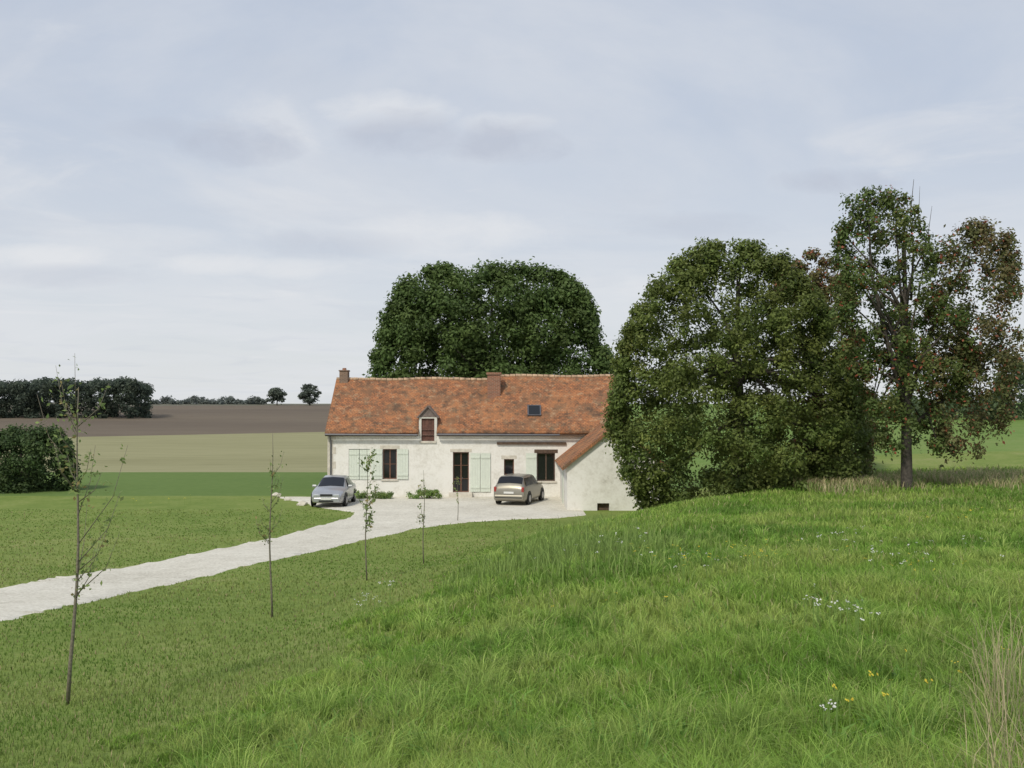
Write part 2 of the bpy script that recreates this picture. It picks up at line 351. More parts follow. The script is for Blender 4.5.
flowers('white_wildflowers',[(367,620,12,.15),(385,606,6,.1),(830,640,16,.25),(838,652,8,.18),(845,558,18,.5),(905,586,16,.35),(690,578,12,.6),(830,765,4,.05),(640,556,10,.5),(960,568,12,.5),(560,568,8,.7)],(.85,.85,.8),.018,.36,'small white wildflowers scattered in the meadow grass','wildflowers')
flowers('yellow_wildflowers',[(680,576,22,.6),(735,573,14,.4),(900,588,14,.4),(870,748,6,.12),(965,528,16,.8),(780,568,10,.5),(600,628,5,.4),(150,508,8,1.5),(930,708,4,.3)],(.85,.68,.08),.016,.35,'small yellow wildflowers scattered in the meadow grass','wildflowers')

# ------------------------------------------------------------------ foliage
def leafmesh(name,P,Nn,size,cols,parent,mat=None):
    n=len(P); Nn=Nn/np.linalg.norm(Nn,axis=1,keepdims=True)
    q=rng.normal(size=(n,3)); a=np.cross(Nn,q); a/=np.linalg.norm(a,axis=1,keepdims=True); b=np.cross(Nn,a)
    s=size[:,None]; fold=Nn*s*.15
    V=np.stack([P+a*s,P+b*s*.55+fold,P-a*s,P-b*s*.55+fold],1)
    Fa=(np.arange(n)*4)[:,None]+np.array([[0,1,2,3]])
    return npmesh(name,V,Fa,mat or M['leaf'],parent,np.repeat(cols,4,0))
def clump_leaves(cent,rad,per,size,colfn,squash=.75,hang=0):
    k=len(cent); idx=np.repeat(np.arange(k),per); n=len(idx)
    d=rng.normal(size=(n,3)); d/=np.linalg.norm(d,axis=1,keepdims=True)
    rr=(rng.random(n)**.45)*(1+.15*rng.normal(size=n)); p=cent[idx]+d*(rad[idx]*rr)[:,None]*np.array([1,1,squash])
    if hang: p[:,2]-=np.abs(rng.normal(size=n))*hang*rad[idx]
    nn=d*.7+rng.normal(size=(n,3))*.5+np.array([0,-.1,.45])
    sz=size*rng.uniform(.65,1.35,n); return p,nn,sz,colfn(idx,p,d)
def outline_clumps(D,px0,outl,n,rlo,rhi,zb,depth=.9,shell=.4,edge=.2,core=.35):
    o=sorted(outl); py=np.array([q[0] for q in o]); L=np.array([q[1] for q in o]); Rr=np.array([q[2] for q in o])
    wts=(Rr-L); out=[];rad=[]
    while len(out)<n:
        y=random.uniform(py[0],py[-1]); l=np.interp(y,py,L); r=np.interp(y,py,Rr)
        isedge=random.random()<edge
        if not isedge and random.random()>(r-l)/wts.max(): continue
        rd=random.uniform(rlo,rhi)*(.8 if isedge else 1)
        c=((l+r)/2-px0)/F*D; hw=max(.15,(r-l)/2/F*D-rd*.62)
        u=random.choice([-1,1])*random.uniform(.93,1.03) if isedge else random.uniform(-1,1)
        topf=min(1,(y-py[0])/(py[-1]-py[0])*3+.15)
        dd=math.sqrt(max(.02,1-u*u))*random.choice([-1,1])*(random.random()*.5 if random.random()<core else random.random()**shell)*topf
        z=EYE+(HY-y)/F*D - zb
        z=min(z,EYE+(HY-py[0])/F*D-zb-rd*.6)
        out.append((c+hw*u,hw*depth*dd,z)); rad.append(rd)
    return np.array(out),np.array(rad)
def limbs(mb,cents,rads,trunk_top,r0,num,fork=.5,taper=.02):
    idx=random.sample(range(len(cents)),min(num,len(cents)))
    for i in idx:
        c=Vector(cents[i]); f=random.uniform(fork,1); s=Vector(trunk_top)*f
        mid=s.lerp(c,.5)+Vector((random.gauss(0,.25),random.gauss(0,.25),random.uniform(0,.5)))
        q1=s.lerp(mid,.5)+Vector((0,0,.15))
        mb.tube([s,q1,mid,c],[r0*.45,r0*.33,r0*.2,taper],5)
def colfn_factory(base,alt,altp,k,clv=.22,red=None,redp=0):
    base=np.array(base);alt=np.array(alt); cf=rng.uniform(1-clv,1+clv,k); ca=np.clip(rng.normal(altp,.3,k),0,1)
    def fn(idx,p,d):
        a=ca[idx][:,None]; c=(base*(1-a)+alt*a)*cf[idx][:,None]*rng.uniform(.7,1.3,(len(idx),1))
        if red is not None:
            m=rng.random(len(idx))<redp; c[m]=np.array(red)*rng.uniform(.6,1.2,(m.sum(),1))
        return c
    return fn
def make_tree(name,px,D,base_z,outl,n,rlo,rhi,per,size,base,alt,altp,label,cat='tree',depth=.9,trunk_r=.3,trunk_frac=.6,nl=16,red=None,redp=0,hang=0,shell=.4,lean=(0,0),group=None,clv=.22,squash=.75,twigs=None,edge=.2,core=.35):
    X=(px-512)/F*D; t=thing(name,(X,D,base_z),label,cat,group)
    ce,ra=outline_clumps(D,px,outl,n,rlo,rhi,base_z,depth,shell,edge,core)
    ce[:,2]=np.maximum(ce[:,2],G(ce[:,0]+X,ce[:,1]+D)-base_z+ra*.45)
    mb=MB(); H=ce[:,2].max(); tt=(lean[0],lean[1],H*trunk_frac)
    mb.tube([(0,0,-.3),(0,0,.15),(tt[0]*.25,tt[1]*.25,H*trunk_frac*.3),(tt[0]*.6+.06,tt[1]*.6,H*trunk_frac*.65),tt,(tt[0]*1.2,tt[1]*1.2,H*.9)],[trunk_r*1.5,trunk_r*1.1,trunk_r*.9,trunk_r*.75,trunk_r*.5,.03],9)
    limbs(mb,ce,ra,tt,trunk_r,nl)
    if twigs:
        for pts,r in twigs: mb.tube([((a-px)/F*D,dy,EYE+(HY-b)/F*D-base_z) for a,b,dy in pts],r,4)
    mb.build('trunk',M['bark'],t,smooth=True)
    P,Nn,sz,cc=clump_leaves(ce,ra,per,size,colfn_factory(base,alt,altp,n,clv,red=red,redp=redp),squash,hang)
    leafmesh('crown',P,Nn,sz,cc,t)
    return t
make_tree('walnut_tree',492,70,0,[(264,452,496),(267,430,528),(274,408,562),(287,394,582),(303,388,593),(328,381,597),(346,377,602),(358,373,612),(374,371,618),(395,374,612),(415,390,595),(440,430,560)],820,.6,1.05,165,.13,(.105,.165,.050),(.14,.195,.06),.3,
  'broad domed dark green tree rising behind the farmhouse roof',depth=.5,trunk_r=.45,trunk_frac=.5,nl=14,shell=.45,squash=.9,edge=.14,clv=.2,core=.5)
zt=g((738-512)/F*43,43)
make_tree('leafy_tree',738,43,zt,[(240,722,745),(247,696,766),(262,672,795),(285,648,812),(310,632,830),(340,622,840),(370,612,850),(400,606,858),(430,607,866),(455,613,868),(480,626,866),(500,636,850),(514,648,825)],860,.35,.75,145,.078,(.13,.18,.048),(.19,.22,.058),.4,
  'dense bushy green tree with foliage down to the grass, right of the farmhouse',depth=.75,trunk_r=.3,trunk_frac=.55,nl=16,clv=.25,shell=.4,squash=.85,edge=.15,core=.45)
zt=g((815-512)/F*45.5,45.5)
make_tree('rusty_tree',815,45.5,zt,[(248,808,826),(258,785,838),(280,772,852),(310,768,860),(340,768,866),(380,775,872),(420,790,876),(460,795,872),(485,805,860)],190,.33,.65,145,.085,(.15,.16,.056),(.21,.15,.072),.35,
  'rusty tinged tree squeezed behind the bushy tree, left of the tall fruited tree','tree',depth=.8,trunk_r=.16,trunk_frac=.7,nl=12,red=(.38,.14,.08),redp=.1)
zt=g((905-512)/F*38,38)
make_tree('fruit_tree',906,38,zt,[(183,868,888),(196,845,914),(215,838,926),(240,836,937),(270,834,952),(300,834,966),(330,836,972),(360,842,972),(390,852,966),(420,866,956),(446,882,942)],235,.26,.56,130,.070,(.115,.172,.05),(.165,.18,.058),.3,
  'tall open tree with red fruit and bare top twigs, farthest right on the rise',depth=.85,trunk_r=.20,trunk_frac=.62,nl=30,red=(.42,.12,.07),redp=.045,hang=.5,shell=.5,edge=.14,core=.4,
  twigs=[([(912,300,0),(915,250,0),(913,215,.1),(916,178,0)],[.05,.035,.02,.007]),([(914,235,0),(905,210,0),(899,190,.1)],[.02,.015,.005]),([(915,250,0),(930,232,0),(934,205,0)],[.025,.014,.005]),([(913,225,0),(921,205,0),(922,185,0)],[.015,.01,.004]),
    ([(908,400,0),(930,340,.2),(955,290,.3),(975,245,.2)],[.10,.08,.05,.02]),([(908,420,0),(885,340,-.2),(872,270,0),(870,200,0)],[.11,.08,.05,.02]),([(908,430,0),(945,400,.2),(985,370,.3),(1005,330,.2)],[.09,.07,.04,.02])])
tr=[o for o in bpy.data.objects if o.name=='fruit_tree'][0]
ce,ra=outline_clumps(38,906,[(216,968,996),(230,945,1014),(255,932,1022),(290,926,1024),(330,922,1024),(365,922,1020),(400,926,1014),(425,934,1002),(446,944,982)],170,.26,.56,zt,.85,.5,.14,.4)
P,Nn,sz,cc=clump_leaves(ce,ra,120,.070,colfn_factory((.135,.165,.06),(.205,.155,.08),.35,len(ce),red=(.40,.15,.09),redp=.08),.8,.7)
leafmesh('crown',P,Nn,sz,cc,tr)
make_tree('hedge_bush',22,62,0,[(427,14,48),(434,0,64),(450,-20,74),(470,-30,77),(486,-30,76),(492,-25,70)],220,.35,.8,110,.10,(.07,.115,.042),(.095,.14,.05),.3,
  'large rounded dark green bush at the left edge in front of the stubble field','bush',trunk_r=.12,trunk_frac=.5,nl=8,squash=.9,clv=.3)
for px,o,lab in ((277,[(388,273,281),(394,268,286),(401,270,284)],'small round tree on the skyline, left of the two lone trees'),(310,[(384,305,315),(390,300,320),(398,299,321),(402,304,316)],'larger round tree on the skyline, nearest the farmhouse chimney')):
    zt=g((px-512)/F*360,360)
    make_tree('skyline_tree',px,360,zt-1.0,o,40,.8,1.5,60,.38,(.12,.15,.12),(.14,.165,.125),.3,lab,trunk_r=.25,trunk_frac=.6,nl=6)  # greyed leaf colours have the distance haze painted in
def wood(name,label,cat,pts,rlo,rhi,per,size,base,alt,clv=.2):
    ce=np.array([p[:3] for p in pts]); ra=np.array([random.uniform(rlo,rhi) for _ in pts])
    P,Nn,sz,cc=clump_leaves(ce,ra,per,size,colfn_factory(base,alt,.3,len(ce),clv),.9)
    o=leafmesh(name,P,Nn,sz,cc,None); tag(o,label,cat,kind='stuff')
pts=[]
for i in range(1000):
    D=random.uniform(212,240); px=random.uniform(-190,149); X=(px-512)/F*D; z=g(X,D)
    top=EYE+(HY-381-1.5*math.sin(px*.09)-1.2*math.sin(px*.23+1))/F*D-.7
    if px>140: top-=(px-140)*.12
    f=random.random(); pts.append((X,D,z-.3+(top-z+.3)*(f if random.random()<.6 else .93+.07*f)))
wood('distant_wood','dark green wood forming one mass on the left skyline','wood',pts,1.0,1.6,70,.33,(.070,.095,.070),(.09,.112,.076),.10)  # leaf colours muted, with atmospheric haze painted into them
pts=[]
for _ in range(170):
    D=random.uniform(375,395); px=random.uniform(152,268); X=(px-512)/F*D; z0=EYE+(HY-404)/F*D
    hh=random.uniform(0,2.6)*(.6+.4*math.sin(px*.2)); pts.append((X,D,z0+hh))
wood('distant_hedgerow','low line of haze greyed green trees on the far left skyline','hedgerow',pts,.8,1.5,50,.45,(.16,.185,.17),(.18,.20,.17))  # the grey is distance haze painted into the leaf colour
pts=[]
for _ in range(300):
    D=random.uniform(118,135); px=random.uniform(985,1330) if random.random()<.8 else random.uniform(850,1000); X=(px-512)/F*D; gz=g(X,D)
    top=(EYE+(HY-(350 if px>1000 else 385+random.uniform(0,12)))/F*D)-1
    pts.append((X,D,random.uniform(gz+.5,max(gz+1,top))))
wood('distant_trees','dark green mass of trees beyond the pasture at the right edge','wood',pts,.9,1.8,110,.25,(.085,.125,.06),(.11,.145,.066))

def sapling(px,py,top,nbr,leafn,spread,label,lsize=.038,bare=.0,lean=0,rad=.024,start=.35):
    X,Y=unproj(px,py); z0=g(X,Y); H=(py-top)/F*Y
    t=thing('sapling',(X,Y,z0),label,'sapling','young trees planted along the drive')
    mb=MB(); pts=[];n=9
    for i in range(n):
        f=i/(n-1); pts.append((lean*f*H+.018*math.sin(f*7+px)*H*.4,.02*math.sin(f*5+px),f*H-.05*(i==0)))
    rd=[rad*(1-.82*i/(n-1)) for i in range(n)]; mb.tube(pts,rd,7)
    LP=[]
    def along(f):
        q=f*(n-1); i=min(int(q),n-2); return Vector(pts[i]).lerp(Vector(pts[i+1]),q-i)
    for b in range(nbr):
        f=random.uniform(start,.93); s=along(f); a=random.random()*2*math.pi; l=spread*random.uniform(.5,1.1)*(1.15-f*.45)
        e=s+Vector((math.cos(a)*l*.5,math.sin(a)*l*.5,l*random.uniform(.6,1.1))); m=s.lerp(e,.5)+Vector((math.cos(a)*l*.1,math.sin(a)*l*.1,-.03))
        mb.tube([s,m,e],[rad*.3,rad*.18,.002],4)
        if random.random()>=bare:
            for _ in range(leafn):
                q=random.random(); p=s.lerp(m,q*2) if q<.5 else m.lerp(e,q*2-1)
                LP.append(p+Vector((random.gauss(0,.04),random.gauss(0,.04),random.gauss(-.01,.04))))
    mb.build('trunk',M['sapbark'],t,smooth=True)
    LP=np.array(LP); k=len(LP); nn=rng.normal(size=(k,3))+np.array([0,-.2,.5]); 
    cc=np.array([.22,.29,.10])*rng.uniform(.6,1.4,(k,1)); yy=rng.random(k)<.15; cc[yy]=np.array([.34,.28,.12])
    leafmesh('crown',LP,nn,np.full(k,lsize)*rng.uniform(.6,1.3,k),cc,t)
    return t
sapling(74,703,388,21,22,.95,'tallest thin sapling with twiggy branches, nearest the camera at lower left',lean=.02,rad=.022,start=.3,lsize=.027)
sapling(272,617,432,13,14,.55,'slender upright sapling, second nearest, beside the bend of the drive',rad=.022,start=.35,lsize=.032)
sapling(367,580,450,13,24,.7,'leafiest sapling, third along the row in front of the shuttered windows',rad=.02,start=.3,lsize=.045)
sapling(424,563,470,9,10,.5,'short thin sapling, fourth along the row, before the gravel yard',rad=.02,start=.4,lsize=.042)
sapling(458,521,478,6,8,.5,'farthest and faintest sapling, at the yard edge in front of the glazed door',rad=.018,start=.4,lsize=.045)

# ------------------------------------------------------------------ house
HX=(328-512)/F*HYD
house=thing('farmhouse',(HX,HYD,0),'long low whitewashed farmhouse with mottled red tiled roof and a gabled side wing','house')
def LX(px,D=HYD): return (px-512)/F*D-HX
def LZ(py,D=HYD): return EYE+(HY-py)/F*D
L=LX(624); EV=LZ(430); DEP=6.8; RUN=DEP/2; RZ=LZ(380.5,HYD+RUN)
dx0,dx1=LX(419),LX(437); dzt=LZ(417); dz0=LZ(441); hx0,hx1=LX(421.5),LX(434.5)
openings={'w1':(383,397,449,479),'dr':(453,469,452,492),'w2':(504,514,459,475),'w3':(537,555,453,481),'cl':(349,370,449,480)}
holes=[(LX(a),LX(b),max(.05,LZ(d)),LZ(c)) for k,(a,b,c,d) in openings.items()]
def wall_holes(mb,x0,x1,z0,z1,holes,y=0,dep=.24):
    xsx=sorted({x0,x1,*[h[0] for h in holes],*[h[1] for h in holes]}); zs=sorted({z0,z1,*[h[2] for h in holes],*[h[3] for h in holes]})
    for i in range(len(xsx)-1):
        for j in range(len(zs)-1):
            a,b,c,d=xsx[i],xsx[i+1],zs[j],zs[j+1]; mx,mz=(a+b)/2,(c+d)/2
            if any(h[0]<mx<h[1] and h[2]<mz<h[3] for h in holes): continue
            mb.poly([(a,y,c),(b,y,c),(b,y,d),(a,y,d)])
    for a,b,c,d in holes:
        mb.poly([(a,y,c),(a,y,d),(a,y+dep,d),(a,y+dep,c)]); mb.poly([(b,y,d),(b,y,c),(b,y+dep,c),(b,y+dep,d)])
        mb.poly([(a,y,d),(b,y,d),(b,y+dep,d),(a,y+dep,d)]); mb.poly([(a,y,c),(a,y+dep,c),(b,y+dep,c),(b,y,c)])
mb=MB(); wall_holes(mb,0,L,-.3,EV,holes+[(hx0,hx1,dz0,EV)])
mb.poly([(0,DEP,-.3),(0,0,-.3),(0,0,EV),(0,RUN,RZ-.1),(0,DEP,EV)]); mb.poly([(L,0,-.3),(L,DEP,-.3),(L,DEP,EV),(L,RUN,RZ-.1),(L,0,EV)])
mb.poly([(L,DEP,-.3),(0,DEP,-.3),(0,DEP,EV),(L,DEP,EV)])
mb.build('wall',M['wall'],house)
sl=(RZ-EV)/RUN
ym=(dzt-EV-.12)/sl
xst=LX(494,60)
xcols=sorted(set([round(v,4) for v in np.linspace(-.12,L+.12,68)]+[round(dx0,4),round(dx1,4),round(xst,4),round(xst+.12,4)])); nxr=len(xcols)-1
def slope(ya,za,yb,zb,vs,sag=.06):
    V=[];Fc=[]; ny_=len(vs)-1
    for v in vs:
        for x in xcols:
            u=x/L; y=ya+(yb-ya)*v; z=za+(zb-za)*v
            up=(y+.32)/(RUN+.32); up=up if up<=1 else 2-up
            z+= -sag*up*math.sin(u*math.pi*3)**2 + .05*(float(fbm(x*.6+3,v*3+2))-.5)*1.4 + (.17*max(0,up) if x>xst+.01 else 0)
            V.append((x,y,z))
    for j in range(ny_):
        for i in range(nxr):
            a=j*(nxr+1)+i; Fc.append((a,a+1,a+nxr+2,a+nxr+1))
    return V,Fc
vd=(ym+.32)/(RUN+.32); vs=[vd*k/3 for k in range(3)]+[vd+(1-vd)*k/11 for k in range(12)]
V,Fc=slope(-.32,EV-.32*sl+.12,RUN,RZ+.12,vs)
Fc=[f for f in Fc if not (dx0-.01<(V[f[0]][0]+V[f[1]][0])/2<dx1+.01 and V[f[2]][1]<ym+.01)]
V2,F2=slope(RUN,RZ+.12,DEP+.32,EV-.32*sl+.12,[k/14 for k in range(15)])
nr=nxr+1
for i in range(nr): V2[i]=V[14*nr+i]
roof=pymesh('roof',V+V2,Fc+[tuple(a+len(V) for a in f) for f in F2],M['roof'],house,True)
sm=roof.modifiers.new('s','SOLIDIFY'); sm.thickness=.12; sm.offset=-1
mb=MB(); xx=-.1
while xx<L+.1:
    i=int(np.argmin(np.abs(np.array(xcols)-xx-.12))); zz=V[14*nr+i][2]; r=.10+.02*random.random()
    mb.tube([(xx,RUN,zz-.02),(xx+.30,RUN,zz-.02)],[r,r*.85],8); xx+=.33
mb.build('ridge_tiles',M['ridge'],roof)
for a_,b_ in ((-.1,dx0-.02),(dx1+.02,L+.1)):
    mb=MB(); mb.box(a_,b_,-.30,-.26,EV-.42*sl+.02,EV-.32*sl+.02); mb.build('eave_board',M['wood'],roof)
for a_,b_ in ((-.1,dx0-.05),(dx1+.05,L-3.6)):
    mb=MB(); mb.tube([(a_,-.38,EV-.32*sl+.03),(b_,-.38,EV-.32*sl+.0)],[.055,.055],8); mb.build('gutter',M['zinc'],house)
mb=MB(); mb.tube([(.18,-.33,EV-.35),(.18,-.07,EV-.6),(.18,-.07,0)],[.04,.04,.04],8); mb.build('downpipe',M['zinc'],house)
c=MB(); a0,a1=LX(339.5,60.2),LX(348,60.2); c.box(a0,a1,RUN-.3,RUN+.3,RZ-.8,LZ(371.5,60.4)); c.box(a0-.04,a1+.04,RUN-.34,RUN+.34,LZ(371.5,60.4)+.002,LZ(370.5,60.4)+.02)
ch=c.build('chimney',M['brick2'],roof,bevel=.02); m2=MB(); m2.tube([((a0+a1)/2,RUN,LZ(370.5,60.4)),((a0+a1)/2,RUN,LZ(368,60.4))],[.13,.11],10); m2.build('chimney_pot',M['brick'],roof)
c=MB(); a0,a1=LX(487.5,59.3),LX(500.5,59.3); c.box(a0,a1,2.0,2.7,RZ-1.7,LZ(375,59.3)); c.box(a0-.06,a1+.06,1.94,2.76,LZ(375,59.3)+.002,LZ(373,59.3)+.02)
c.build('chimney',M['brick'],roof,bevel=.02)
yk=(LZ(414.5,58)-EV)/sl
def onroof(x,y,off): 
    n=Vector((0,-sl,1)).normalized(); return Vector((x,y,EV+.12+sl*y+.17*(y+.32)/(RUN+.32)))+n*off
x0,x1=LX(527.5,58),LX(541,58); yy0,yy1=yk-.33,yk+.33
def roofbox(mb,x0,x1,y0,y1,o0,o1):
    b=len(mb.V)
    mb.V+=[tuple(onroof(x,y,o)) for o in (o0,o1) for x,y in ((x0,y0),(x1,y0),(x1,y1),(x0,y1))]
    mb.F+=[tuple(b+i for i in f) for f in ((3,2,1,0),(4,5,6,7),(0,1,5,4),(1,2,6,5),(2,3,7,6),(3,0,4,7))]
mb=MB(); roofbox(mb,x0,x1,yy0,yy1,-.05,.10); sk=mb.build('skylight',M['zinc'],roof)
mb=MB(); roofbox(mb,x0+.07,x1-.07,yy0+.05,yy1-.05,.08,.106); mb.build('skylight_pane',M['glass'],roof)
def window(x0,x1,z0,z1,y=.13,mull=True,fm='woodframe',bars=1,name='window'):
    f=MB(); t=.06
    f.box(x0,x0+t,y,y+.07,z0,z1); f.box(x1-t,x1,y,y+.07,z0,z1); f.box(x0+t,x1-t,y,y+.07,z1-t,z1); f.box(x0+t,x1-t,y,y+.07,z0,z0+t)
    if mull: f.box((x0+x1)/2-.035,(x0+x1)/2+.035,y-.004,y+.066,z0+t,z1-t)
    for b in range(bars):
        zz=z0+(z1-z0)*(b+1)/(bars+1); 
        f.box(x0+t,(x0+x1)/2-.036,y+.01,y+.06,zz-.015,zz+.015); f.box((x0+x1)/2+.036,x1-t,y+.01,y+.06,zz-.015,zz+.015)
    o=f.build(name,M[fm],house); p=MB(); p.box(x0+t*.5,x1-t*.5,y+.03,y+.045,z0+t*.5,z1-t*.5); p.build('pane',M['glass'],o); return o
H_=dict(zip(openings,holes))
window(*H_['w1'],bars=1); window(*H_['w3'],bars=0,fm='wood'); window(*H_['w2'],mull=False,bars=0)
d=window(*H_['dr'],bars=2,name='door'); hh=MB(); hx=(H_['dr'][0]+H_['dr'][1])/2; hh.box(hx+.05,hx+.08,.09,.128,1.0,1.12); hh.build('handle',M['zinc'],d)
for key in ('w1','w2','w3'):
    a,b,c_,d_=H_[key]; s=MB(); s.box(a-.08,b+.08,-.06,.12,c_-.10,c_-.002); s.build('window_sill',M['stone'],house,bevel=.01)
    s=MB(); s.box(a-.15,b+.15,-.012,.02,d_+.002,d_+.2); s.build('lintel',M['stone'] if key!='w3' else M['wood'],house)
a,b,c_,d_=H_['dr']; s=MB(); s.box(a-.15,b+.15,-.012,.02,d_+.002,d_+.18); s.build('lintel',M['stone'],house)
s=MB(); s.box(a-.2,b+.2,-.4,.05,-.05,max(.1,c_)); s.build('doorstep',M['stone'],house,bevel=.02)
def shutter(px0,px1,py0,py1,y=-.06):
    x0,x1,z0,z1=LX(px0),LX(px1),LZ(py1),LZ(py0); s=MB(); n=max(3,int((x1-x0)/.13)); w=(x1-x0)/n
    for i in range(n): s.box(x0+i*w+.002,x0+(i+1)*w-.002,y,y+.03,z0,z1)
    for zz in (z0+.18,z1-.30): s.box(x0+.02,x1-.02,y-.025,y-.001,zz,zz+.11)
    o=s.build('shutter',M['shutter'],house)
    for zz in (z0+.22,z1-.26):
        hgm=MB(); hgm.box(x0+.03,x1-.1,y-.031,y-.026,zz,zz+.02); hgm.build('hinge',M['shutter'],o)
shutter(371.5,382.5,449,479); shutter(397.5,408.5,449,479); shutter(349,359.3,449.5,479.5,.03); shutter(359.7,370,449.5,479.5,.03)
shutter(470.5,480.2,453,491.5); shutter(480.6,490.5,453,491.5); shutter(526,536.5,453,481)
s=MB(); s.box(LX(497),LX(566),-.10,-.001,LZ(444.5),LZ(442)); s.build('timber_beam',M['wood'],house)
s=MB()
for i in range(9):
    s.box(-.012,.30 if i%2 else .45,-.012,.3,.0+i*.4+.005,.39+i*.4)
s.build('corner_stones',M['stone'],house)
mb=MB(); wall_holes(mb,dx0,dx1,EV-.28,dzt,[(hx0,hx1,EV-.279,dzt-.08)],y=-.03,dep=.2)
mb.poly([(dx0,-.03,EV-.28),(dx0,-.03,dzt),(dx0,ym+.1,dzt),(dx0,.1,EV-.28)]); mb.poly([(dx1,-.03,dzt),(dx1,-.03,EV-.28),(dx1,.1,EV-.28),(dx1,ym+.1,dzt)])
ap=LZ(406); xm=(dx0+dx1)/2
dor=mb.build('dormer',M['whiteframe'],house)
mb=MB(); mb.poly([(dx0,-.05,dzt+.002),(dx1,-.05,dzt+.002),(xm,-.05,ap-.04)]); mb.build('dormer_gable',M['slate'],dor)
mb=MB(); ye=(ap-EV)/sl+.2; zl_=dzt-.05
for sgn,xe_ in ((-1,dx0-.1),(1,dx1+.1)):
    mb.poly([(xe_,-.16,zl_),(xm,-.16,ap),(xm,ye,ap),(xe_,ye*.8,zl_)][::sgn])
dr=mb.build('dormer_roof',M['slate'],dor); q=dr.modifiers.new('s','SOLIDIFY'); q.thickness=.06; q.offset=0
mb=MB(); w=(hx1-hx0)/4
for i in range(4): mb.box(hx0+i*w+.004,hx0+(i+1)*w-.004,.07,.10,dz0+.002,dzt-.08)
mb.build('hatch_door',M['hatch'],dor)
s=MB(); s.box(hx0-.1,hx1+.1,-.08,.06,dz0-.10,dz0-.002); s.build('hatch_sill',M['stone'],dor)
for a_,b_ in ((hx0-.09,hx0-.002),(hx1+.002,hx1+.09)):
    s=MB(); s.box(a_,b_,-.029,-.001,dz0,EV-.281); s.build('hatch_frame',M['whiteframe'],dor)
WY=-7.5; WD=HYD+WY
wx0=LX(567,WD); wx1=wx0+4.7; wev=LZ(465,WD); wxm=(wx0+wx1)/2; wrz=LZ(426,WD)
mb=MB()
vent=(LX(597,WD),LX(609,WD),LZ(511.5,WD)+.05,LZ(503,WD))
wall_holes(mb,wx0,wx1,-.3,wev,[vent],y=WY,dep=.3)
mb.poly([(wx0,WY,wev),(wx1,WY,wev),(wxm,WY,wrz)])
mb.poly([(wx0,0,-.3),(wx0,WY,-.3),(wx0,WY,wev),(wx0,0,wev)]); mb.poly([(wx1,WY,-.3),(wx1,0,-.3),(wx1,0,wev),(wx1,WY,wev)])
mb.build('wing_wall',M['wall'],house)
mb=MB(); mb.box(vent[0],vent[1],WY+.2,WY+.24,vent[2],vent[3]); mb.build('vent_opening',M['wood'],house)
mb=MB()
for i in range(5): mb.box(wx0-.04,wx0-.005,-4.2+i*.22,-4.2+(i+1)*.22-.01,.02,2.0)
mb.build('wing_door',M['shutter'],house)
ws=(wrz-wev)/(wxm-wx0); V=[];Fc=[]
n1,n2=16,8
for sd in (-1,1):
    b=len(V)
    for j in range(n2+1):
        for i in range(n1+1):
            v=j/n2; u=i/n1; yA=WY-.18; yB=1.2
            x=wxm+sd*((wxm-wx0)+.30)*(1-v); z=wrz+.1-ws*abs(x-wxm)+ (.03*(float(fbm(u*8,v*3))-.5))*(v<1)
            V.append((x,yA+(yB-yA)*u,z))
    for j in range(n2):
        for i in range(n1):
            a=b+j*(n1+1)+i; f=(a,a+1,a+n1+2,a+n1+1); Fc.append(f if sd>0 else f[::-1])
wr=pymesh('wing_roof',V,Fc,M['roofy'],house,False); q=wr.modifiers.new('s','SOLIDIFY'); q.thickness=.14; q.offset=-1
mb=MB(); yy=WY-.12
while yy<.9: mb.tube([(wxm,yy,wrz+.08),(wxm,yy+.3,wrz+.08)],[.12,.10],8); yy+=.33
mb.build('ridge_tiles',M['ridge'],wr)

def shrub(px,py,wpx,hpx,label,base,D=None):
    D=D or 55.9; X=(px-512)/F*D; t=thing('low_shrub',(X,D,0),label,'shrub')
    W=wpx/F*D/2; Hh=hpx/F*D; n=34
    ce=np.stack([rng.uniform(-W*.85,W*.85,n),rng.uniform(-.35,.35,n),rng.uniform(.1,Hh*.7,n)],1); ra=rng.uniform(.13,.26,n)
    mb=MB()
    for i in range(0,n,2): mb.tube([(0,0,-.03),(ce[i,0]*.4,ce[i,1]*.4,.04),tuple(ce[i])],[.02,.015,.006],4)
    mb.build('stems',M['bark'],t)
    P,Nn,sz,cc=clump_leaves(ce,ra,70,.045,colfn_factory(base,(.28,.36,.11),.3,n)); P[:,2]=np.maximum(P[:,2],.03); leafmesh('foliage',P,Nn,sz,cc,t)
shrub(375,495,40,8,'low green shrub under the shuttered window, nearest the silver car',(.15,.23,.07))
shrub(425,495,38,11,'low bright green shrub by the wall left of the glazed door',(.17,.28,.07))
def stone(px,py,sz,label):
    X,Y=unproj(px,py); bm=bmesh.new(); bmesh.ops.create_icosphere(bm,subdivisions=2,radius=1)
    for v in bm.verts:
        f=1+.25*random.uniform(-1,1); v.co=Vector((v.co.x*sz*1.3*f,v.co.y*sz*f,v.co.z*sz*.7*f+sz*.3))
    me=bpy.data.meshes.new('edging_stone'); bm.to_mesh(me); bm.free(); o=link('edging_stone',me,M['stone']); o.location=(X,Y,g(X,Y)); tag(o,label,'stone','pale stones at the yard edge')
stone(277,496,.2,'pale stone at the far left corner of the gravel yard'); stone(288,500,.16,'small pale stone second from the left along the yard edge'); stone(303,505,.22,'pale stone at the yard edge just left of the silver car')

